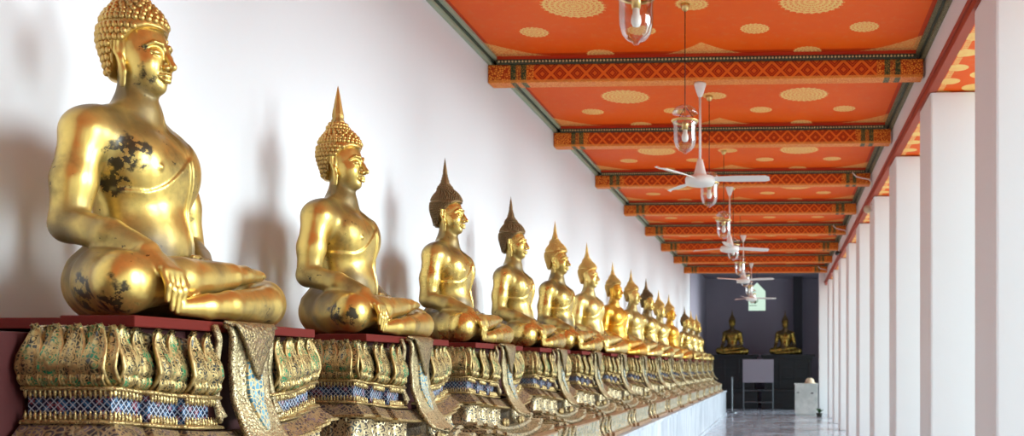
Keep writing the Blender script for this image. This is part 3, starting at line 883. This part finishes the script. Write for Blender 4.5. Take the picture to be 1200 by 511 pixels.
# far chamber
d = M['darkwall']
struct(MB().box((WALLX, YROOM, 0), (3.2, YROOM+.3, 4.6)).build('wall_back', d))
struct(MB().box((WALLX+.001, YEND+.06, 0), (WALLX+.02, YROOM-.001, 4.35)).build('wall_recess_left', d))
struct(MB().box((1.75, YEND+2.6, 0), (2.0, YROOM, 4.6)).build('wall_recess_right', d))  # starts short: unseen gap added beside it to let daylight into the chamber
struct(MB().box((WALLX, YEND+.06, 4.36), (2.0, YROOM, 4.6)).build('ceiling_recess', d))
struct(MB().box((WALLX, YBACK-.3, 0), (2.6, YBACK, 4.6)).build('wall_added_rear', M['darkwall']))  # unseen end wall added behind the camera to keep light out
struct(MB().box((1.08, YEND+.051, 0), (2.3, YEND+.35, 4.6), .01).build('wall_end', M['column']))
struct(MB().box((WALLX, YEND+.051, CEIL), (1.08, YEND+.2, 4.6)).build('wall_over_opening', d))
struct(MB().box((.42, YROOM-.9, 0), (.72, YROOM-.001, 4.35), .01).build('wall_recess_block', plain('near_black', rgb(52, 50, 56), .8)))  # near-black block standing against the back wall

# long marble plinth and the red bench the pedestals stand against
NPED = 16; PITCH = 1.6; Y1 = 3.28
PY = [Y1, 4.86, 6.44, 8.04, 9.63, 11.22, 12.95, 14.55, 16.2, 17.85, 19.5, 21.1, 22.7, 24.3, 25.9]
yend_p = 27.2
pl = MB().box((WALLX+.002, -.2, 0), (-1.52, yend_p, .652), .008).box((WALLX+.002, -.2, .652), (-1.495, yend_p+.02, .689), .008).box((WALLX+.002, -.2, 0.), (-1.49, yend_p+.02, .07), .008)
tag(pl.build('marble_plinth', M['marble']), 'long low plinth of blue grey marble under the whole row of pedestals', 'plinth')
rb = MB().box((WALLX+.002, -.2, .6905), (-2.165, yend_p-.3, 1.44), .006)
tag(rb.build('red_bench', M['red']), 'dark red masonry bench along the white wall behind the pedestals', 'bench')

# ------------------------------------------------------------------ statues and pedestals
BODY = body_mesh(); BODY.materials.append(M['gold'])
HAIRS = {'big': hair_mesh(.0128, .0225), 'fine': hair_mesh(.0085, .0165)}
for h in HAIRS.values(): h.materials.append(M['hairgold'])
FINS = [finial_mesh(0), finial_mesh(1)]
for h in FINS: h.materials.append(M['hairgold'])
def setmat(o, m):
    o.material_slots[0].link = 'OBJECT'; o.material_slots[0].material = M[m]
def statue(loc, rz, label, group, body='gold', hair='hairgold', curls='fine', fin=1, finm=None, sc=1., hz=1.):
    t = thing('buddha_statue', loc, label, 'statue', group, rz); t.scale = (sc, sc, sc*hz)
    setmat(link('body', BODY, None, t), body); setmat(link('hair', HAIRS[curls], None, t), hair)
    setmat(link('finial', FINS[fin], None, t), finm or hair)
    return t
PD = pedestal_data()
def pedestal(loc, label):
    t = thing('pedestal', loc, label, 'pedestal', 'ornate pedestals in a row')
    for nm, me in PD['parts']: link(nm, me, None, t)
    for (x, y, a, w) in PD['stations']:
        o = link('lotus_petal', PD['petal'], None, t); o.location = (x, y, -.205+sag(x, y, .04)); o.rotation_euler = (0, 0, a); o.scale = (1, w/.0645, 1-.55*sag(x, y, .04)/.174)
    for m in (1, -1):
        for (x, y) in ((.355, -.262), (.33, -.395), (.305, -.524)):
            o = link('pilaster', PD['pilaster'], None, t); o.location = (x, y*m, sag(x, y, .055))
        for x in (.255, .155):
            o = link('pilaster', PD['pilaster'], None, t); o.location = (x, -HW*m, 0); o.rotation_euler = (0, 0, -PI/2*m)
        for y in (-.215, -.15):
            o = link('scroll', PD['scroll'], None, t); o.location = (.348, y*m, sag(.36, y, .055))
        for (x, y) in ((.545, -.70), (.57, -.52)):
            o = link('bracket', PD['bracket'], None, t); o.location = (x+.01, y*m, 0)
    c = link('hanging_cloth', PD['cloth'], None, t); link('mosaic_inlay', PD['mosaic'], None, c); link('flap', PD['flap'], None, c)
    for s in PD['strands']: link('strand', s, None, c)
    return t
SL = [  # label, body, hair, curls, finial kind, finial material
 ('gold seated Buddha nearest the camera with black worn patches on its bare chest', 'gold_worn', 'hairgold', 'big', 0),
 ('second gold seated Buddha from the near end, large curls and scuffed black knee', 'gold_two', 'hairgold', 'big', 0),
 ('third gold seated Buddha from the near end, dark brown finely curled hair', 'gold', 'hairdark', 'fine', 1),
 ('fourth gold seated Buddha from the near end, dark hair and brownish shoulders', 'gold', 'hairdark', 'fine', 1),
 ('fifth gold seated Buddha from the near end with golden fine curls', 'gold', 'hairgold', 'fine', 1),
 ('sixth seated Buddha from the near end, pale gold, partly behind the fifth', 'gold_pale', 'hairgold', 'fine', 1),
 ('seventh seated Buddha from the near end with a bright orange gold body', 'gold_orange', 'hairgold', 'fine', 1),
 ('eighth gold seated Buddha in the row, just behind the orange gold one', 'gold_pale', 'hairgold', 'fine', 1),
 ('ninth seated Buddha in the row, the far one with dark brown hair', 'gold', 'hairdark', 'fine', 1),
 ('tenth gold seated Buddha in the row, just beyond the far dark haired one', 'gold_pale', 'hairgold', 'fine', 1),
 ('eleventh gold seated Buddha in the row, last one against the white wall', 'gold_orange', 'hairgold', 'fine', 1),
 None,
 ('twelfth seated Buddha in the row, its dark topped head against the grey recess corner', 'gold', 'hairdark', 'fine', 1),
 ('thirteenth gold seated Buddha in the row, half hidden behind the twelfth', 'gold_pale', 'hairgold', 'fine', 1),
 ('farthest gold seated Buddha of the row along the left wall', 'gold', 'hairgold', 'fine', 1)]
for i, y in enumerate(PY):
    pedestal((-2.2, y, SEAT), ('ornate gilt lotus petal pedestal under the nearest Buddha' if i == 0 else 'ornate gilt lotus petal pedestal, %s from the near end of the row' % ordn[i]) if i < 14 else 'ornate gilt lotus petal pedestal at the far end of the row')
    if SL[i] is None: continue
    l, b, h, c, fk = SL[i]
    s = [1, 1, .985, 1., 1.03, 1.02, .99, 1.04, 1.05, 1., 1.04, 1, 1.0, 1., 1.][i]
    rz = [0, 0, 0, -.03, -.12, -.2, -.25, -.2, -.2, -.2, -.2, 0, -.25, -.3, -.3][i]
    statue((-2.2, y, SEAT+.0005), rz, l, 'gold Buddhas in a row along the wall', b, h, c, fk, None, s, 1.055 if i == 0 else 1.)

# the next pedestal and statue towards the camera stand just outside the frame
pedestal((-2.2, 1.47, SEAT), 'ornate gilt pedestal beside the camera, beyond the left edge of the photo')
statue((-2.2, 1.47, SEAT+.0005), 0, 'gold seated Buddha beside the camera, outside the left edge of the photo', 'gold Buddhas in a row along the wall')
# ------------------------------------------------------------------ fans and lamps
def fan_data():
    D = {}
    D['canopy'] = MB().lathe([(.0, 0), (.052, -.001), (.054, -.012), (.050, -.03), (.022, -.115), (.013, -.125), (0, -.125)], 24).mesh('canopy')
    D['downrod'] = MB().tube([(0, 0, -.12), (0, 0, -.70)], .011, 10).mesh('downrod')
    D['motor'] = MB().lathe([(.0, -.61), (.022, -.612), (.03, -.64), (.055, -.74), (.062, -.752), (.12, -.765), (.132, -.785), (.132, -.815), (.118, -.838), (.06, -.852), (0, -.855)], 32).mesh('motor')
    b = MB()
    def bl(u, v):
        r = .11+.50*v; s = u*2-1; w = .030+.030*min(1, v*2.5)
        if v > .94: w *= math.sqrt(max(.05, 1-((v-.94)/.06)**2))
        return (r, s*w, -.788-s*.013)
    b.grid(bl, 6, 16, .006); D['blade'] = b.mesh('blade')
    for m in D.values(): m.materials.append(M['whitemetal'])
    for k in ('canopy', 'motor', 'downrod'): D[k].polygons.foreach_set('use_smooth', np.ones(len(D[k].polygons), bool))
    return D
FD = fan_data()
fl = ['nearest white ceiling fan, hanging from the first red beam', 'second white ceiling fan, hanging behind the nearest fan', 'third white ceiling fan, the one before the grey recess', 'farthest white ceiling fan, beside the pale green sign']
for k in range(4):
    y = BEAM0+.084+2*BAY*k
    t = thing('ceiling_fan', (-.71, y, CAMZ+2.4985), fl[k], 'ceiling fan', 'white three bladed ceiling fans')
    for p in ('canopy', 'downrod', 'motor'): link(p, FD[p], None, t).location.z = -.0 if p != 'motor' else -.06
    for q in range(3):
        o = link('blade', FD['blade'], None, t); o.location.z = -.06; o.rotation_euler = (0, 0, [.02, .5, -.35, .2][k]*(k > 0)+2*PI*q/3)
def lamp_data():
    D = {}
    D['ceiling_rose'] = (MB().lathe([(0, 0), (.035, -.001), (.036, -.012), (.026, -.04), (.012, -.052), (0, -.052)], 20).mesh('ceiling_rose'), 'brass')
    D['cord'] = (MB().tube([(0, 0, -.05), (0, 0, -.78)], .0035, 6).mesh('cord'), 'cord')
    D['smoke_bell'] = (MB().lathe([(.012, -.76), (.05, -.768), (.078, -.785), (.094, -.812), (.098, -.822), (.0955, -.822), (.076, -.788), (.048, -.771), (.012, -.763)], 28).mesh('smoke_bell'), 'glass')
    b = MB().lathe([(.093, -.872), (.1025, -.874), (.1045, -.880), (.099, -.886), (.094, -.892), (.0915, -.892), (.09, -.885)], 28)
    D['rim'] = (b.mesh('rim'), 'brass')
    D['globe'] = (MB().lathe([(.099, -.872), (.092, -.892), (.0865, -.92), (.087, -.98), (.084, -1.03), (.070, -1.075), (.045, -1.103), (.018, -1.114), (.013, -1.124), (0, -1.126), (0, -1.122), (.015, -1.11), (.042, -1.099), (.067, -1.073), (.081, -1.03), (.084, -.98), (.0835, -.92), (.089, -.89)], 32).mesh('globe'), 'glass')
    c = MB()
    for k in range(3):
        a = 2*PI*k/3+.4; c.tube([(.006*math.cos(a), .006*math.sin(a), -.775), (.05*math.cos(a), .05*math.sin(a), -.83), (.096*math.cos(a), .096*math.sin(a), -.88)], .0022, 5)
    D['chains'] = (c.mesh('chains'), 'cord')
    D['socket'] = (MB().lathe([(.004, -.78), (.004, -.88), (.024, -.885), (.026, -.90), (.022, -.945), (0, -.945)], 16).mesh('socket'), 'brass')
    D['bulb'] = (MB().lathe([(.0, -.944), (.017, -.945), (.019, -.975), (.023, -.98), (.026, -1.0), (.0255, -1.015), (.018, -1.032), (0, -1.038)], 16).mesh('bulb'), 'bulb')
    for k, (m, mt) in D.items():
        m.materials.append(M[mt]); m.polygons.foreach_set('use_smooth', np.ones(len(m.polygons), bool))
    return D
LD = lamp_data()
for k in range(9):
    y = 4.86+BAY*k
    lab = ['clear glass bell lamp cut off by the top edge, nearest of the lamps', 'clear glass bell lamp hanging just before the nearest fan', 'clear glass bell lamp just behind the nearest fan'] + ['clear glass bell lamp, %s from the near end of the line' % ordn[j] for j in range(3, 8)] + ['clear glass bell lamp at the far end of the line']
    t = thing('pendant_lamp', (-.72, y, CEIL-.0005), lab[k], 'pendant lamp', 'glass bell lamps hung down the middle')
    for nm, (m, mt) in LD.items(): link(nm, m, None, t)
# the lit house-shaped sign
t = thing('hanging_sign', (-.62, 25.6, CAMZ+1.93), 'pale green house shaped sign hanging before the dark recess', 'sign')
out = [(-.22, -.46), (.22, -.46), (.22, .04), (0, .27), (-.22, .04)]
b = MB(); vs = [(x, y, z) for y in (-.03, .03) for x, z in out]
b.faces(vs, [(0, 1, 2, 3, 4), (9, 8, 7, 6, 5)]+[((i+1) % 5, i, 5+i, 5+(i+1) % 5) for i in range(5)])
b.build('sign_board', M['sign'], t)
m = MB()
for k in range(3): m.tube([(-.13+.03*math.cos(a)+k*.06, -.032, -.22+.05*k % .08+.05*math.sin(a)) for a in np.linspace(0, 2*PI, 14)], .008, 5)
m.ball((-.05, -.032, -.24), (.04, .006, .045)); m.box((-.20, -.035, -.34), (.0, -.031, -.325))
m.build('printed_emblem', M['signmark'], t)
MB().tube([(0, 0, .27), (0, 0, .565)], .006, 6).build('hanging_wire', M['steel'], t)

# ------------------------------------------------------------------ far end furniture
def altar(loc, label):
    t = thing('altar_table', loc, label, 'altar', 'black altar tables')
    b = MB().box((-.86, -.45, 1.66), (.86, .45, 1.735), .012).box((-.80, -.41, 1.58), (.80, .41, 1.66), .01); b.build('table_top', M['darkwood'], t)
    b = MB().box((-.74, -.36, .62), (.74, .38, 1.58)); b.build('body', M['darkwood'], t)
    for x in (-.70, -.24, .24, .70): MB().box((x-.04, -.40, .60), (x+.04, -.36, 1.58), .006).build('post', M['darkwood'], t)
    for z in (.95, 1.27): MB().box((-.74, -.385, z), (.74, -.36, z+.05), .006).build('rail', M['darkwood'], t)
    MB().box((-.84, -.52, 0), (.84, .42, .56), .012).box((-.87, -.56, .54), (.87, .44, .62), .012).build('base', M['darkwood'], t)
altar((-1.58, 31.8, 0), 'black altar table under the left rear Buddha'); altar((.22, 31.8, 0), 'black altar table under the right rear Buddha')
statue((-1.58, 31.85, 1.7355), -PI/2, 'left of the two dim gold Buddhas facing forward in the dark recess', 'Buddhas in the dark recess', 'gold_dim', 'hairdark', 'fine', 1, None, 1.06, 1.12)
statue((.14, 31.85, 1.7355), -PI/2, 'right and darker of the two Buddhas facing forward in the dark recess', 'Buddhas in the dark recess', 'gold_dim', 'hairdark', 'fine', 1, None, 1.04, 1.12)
t = thing('board_stand', (-.69, 30.0, 0), 'grey cloth covered board on a metal stand before the altars', 'stand')
MB().box((-.47, -.02, .86), (.47, .02, 1.57), .006).build('board', M['greyboard'], t)
for x in (-.45, .45): MB().tube([(x, .03, .0), (x, .03, 1.5)], .02, 8).build('leg', M['steel'], t)
for z in (.26, .62): MB().tube([(-.45, .03, z), (.45, .03, z)], .015, 8).build('rail', M['steel'], t)
for x in (-.45, .45): MB().tube([(x, -.25, .02), (x, .28, .02)], .018, 8).build('foot', M['steel'], t)
t = thing('donation_box', (.70, 27.2, 0), 'pale grey painted box standing on the floor by the end wall', 'box')
MB().box((-.31, -.25, .04), (.31, .25, .86), .008).build('body', M['box'], t); MB().box((-.33, -.27, .86), (.33, .27, .885), .006).build('lid', M['box'], t)
MB().box((-.29, -.23, 0), (.29, .23, .04)).build('plinth', M['box'], t); MB().box((.12, -.254, .60), (.19, -.25, .64)).box((-.26, -.254, .62), (-.20, -.25, .65)).build('lock', M['steel'], t)
b = MB().lathe([(0, 0), (.15, 0), (.155, .015), (.125, .03), (.12, .08), (.10, .12), (.05, .145), (0, .15)], 20)
o = b.build('cloth_hat', M['cream'], None, True); o.location = (.80, 27.2, .8855); tag(o, 'cream rounded cloth hat lying on the pale grey box', 'hat')
t = thing('potted_plant', (1.04, 26.6, 0), 'small green plant in a low pot at the foot of the end wall', 'plant')
MB().lathe([(0, 0), (.07, 0), (.09, .09), (.085, .1), (.075, .09), (0, .085)], 16).build('pot', M['pot'], t, True)
b = MB()
for k in range(16):
    a = k*2.4; r = .05+.05*(k % 3)/2; h = .14+.08*((k*7) % 5)/5
    b.grid(lambda u, v, a=a, r=r, h=h: (math.cos(a)*r*v*1.4-(u-.5)*.05*math.sin(PI*v)*math.sin(a), math.sin(a)*r*v*1.4+(u-.5)*.05*math.sin(PI*v)*math.cos(a), .085+h*v*(1-.3*v)), 2, 5, .002)
b.build('leaves', M['leaf'], t)
t = thing('barrier_post', (-1.42, 28.6, 0), 'thin dark upright pole beside the far end of the marble plinth', 'post')
MB().lathe([(0, 0), (.14, 0), (.14, .02), (.03, .04), (0, .04)], 20).build('base', M['steel'], t); MB().tube([(0, 0, .03), (0, 0, 1.0)], .02, 10).build('pole', M['steel'], t); MB().ball((0, 0, 1.02), .032).build('knob', M['steel'], t)
# small fittings along the architrave
t = thing('wall_lamp', (ARCX-.001, 13.0, CAMZ+2.18), 'small round cream lamp fitting fixed near the top of a column', 'wall lamp')
t.location = (ARCX-.001, COL0+3*BAY+.3, CAMZ+2.20)
MB().lathe([(0, 0), (-.05, 0), (-.05, -.02), (-.02, -.03), (0, -.03)], 16, (0, 0, 0), axis='x').build('mount', M['whitemetal'], t, True)
MB().ball((-.06, 0, -.03), (.055, .075, .055), 14, 9).build('shade', M['cream'], t, True)
t = thing('security_camera', (ARCX-.019, COL0+6*BAY-.6, CAMZ+2.36), 'small black camera fixed to the red moulding over the columns', 'camera')
MB().box((-.03, -.03, -.03), (0, .03, .03), .004).build('mount', M['black'], t); MB().lathe([(0, -.1), (.04, -.1), (.045, -.02), (.045, .06), (0, .06)], 14, (-.075, 0, -.03), axis='y').build('housing', M['black'], t, True)
wl = {2: 'white cable looping off the end of the third red beam', 4: 'white cable looping off the end of the fifth red beam', 7: 'white cable looping off the end of the last red beam'}
for n in (2, 4, 7):
    y = BEAM0+BAY*n-.035
    o = MB().tube([(ARCX-.27, y, CAMZ+2.66), (ARCX-.22, y-.02, CAMZ+2.60), (ARCX-.13, y-.03, CAMZ+2.575), (ARCX-.05, y-.03, CAMZ+2.56), (ARCX-.012, y-.02, CAMZ+2.52), (ARCX-.012, y, CAMZ+2.44)], .009, 6).build('cable', M['whitemetal'], None, True)
    tag(o, wl[n], 'cable', 'white cables at the beam ends')

# ------------------------------------------------------------------ light and camera
W = bpy.data.worlds.new('World'); SC.world = W; W.use_nodes = True
nt = W.node_tree; bg = nt.nodes['Background']
tc = nt.nodes.new('ShaderNodeTexCoord'); sp = nt.nodes.new('ShaderNodeSeparateXYZ'); rp = nt.nodes.new('ShaderNodeValToRGB')
nt.links.new(tc.outputs['Generated'], sp.inputs[0]); nt.links.new(sp.outputs[2], rp.inputs[0])
rp.color_ramp.elements[0].position = 0.; rp.color_ramp.elements[0].color = (.83, 1.0, 1.03, 1)
rp.color_ramp.elements[1].position = .6; rp.color_ramp.elements[1].color = (.76, .96, 1.04, 1)
nt.links.new(rp.outputs[0], bg.inputs[0]); bg.inputs[1].default_value = 1.28
su = bpy.data.lights.new('hazy_sun', 'SUN'); su.energy = 5.5; su.angle = math.radians(46); su.color = (.88, 1., 1.03)
so = bpy.data.objects.new('hazy_sun', su); COL.objects.link(so)
so.rotation_euler = Vector((-.90, -.10, -.125)).to_track_quat('-Z', 'Y').to_euler()

cam = bpy.data.cameras.new('camera'); co = bpy.data.objects.new('camera', cam); COL.objects.link(co)
YAW = math.atan(55/1150)
cam.sensor_width = 36; cam.lens = 1150/1200*36; cam.clip_start = .05; cam.clip_end = 300
cam.dof.use_dof = True; cam.dof.focus_distance = 4.3; cam.dof.aperture_fstop = 4.5
cam.shift_x = -(860-600)/1200; cam.shift_y = (430-255.5)/1200
co.location = (0, 0, CAMZ); co.rotation_euler = (PI/2, 0, YAW)
SC.camera = co
SC.view_settings.view_transform = 'Standard'; SC.view_settings.look = 'None'
SC.view_settings.exposure = .60; SC.view_settings.gamma = 1; SC.view_settings.use_curve_mapping = False
SC.cycles.use_denoising = True
SC.cycles.max_bounces = 10; SC.cycles.diffuse_bounces = 6; SC.cycles.transparent_max_bounces = 12
SC.cycles.sample_clamp_indirect = 8
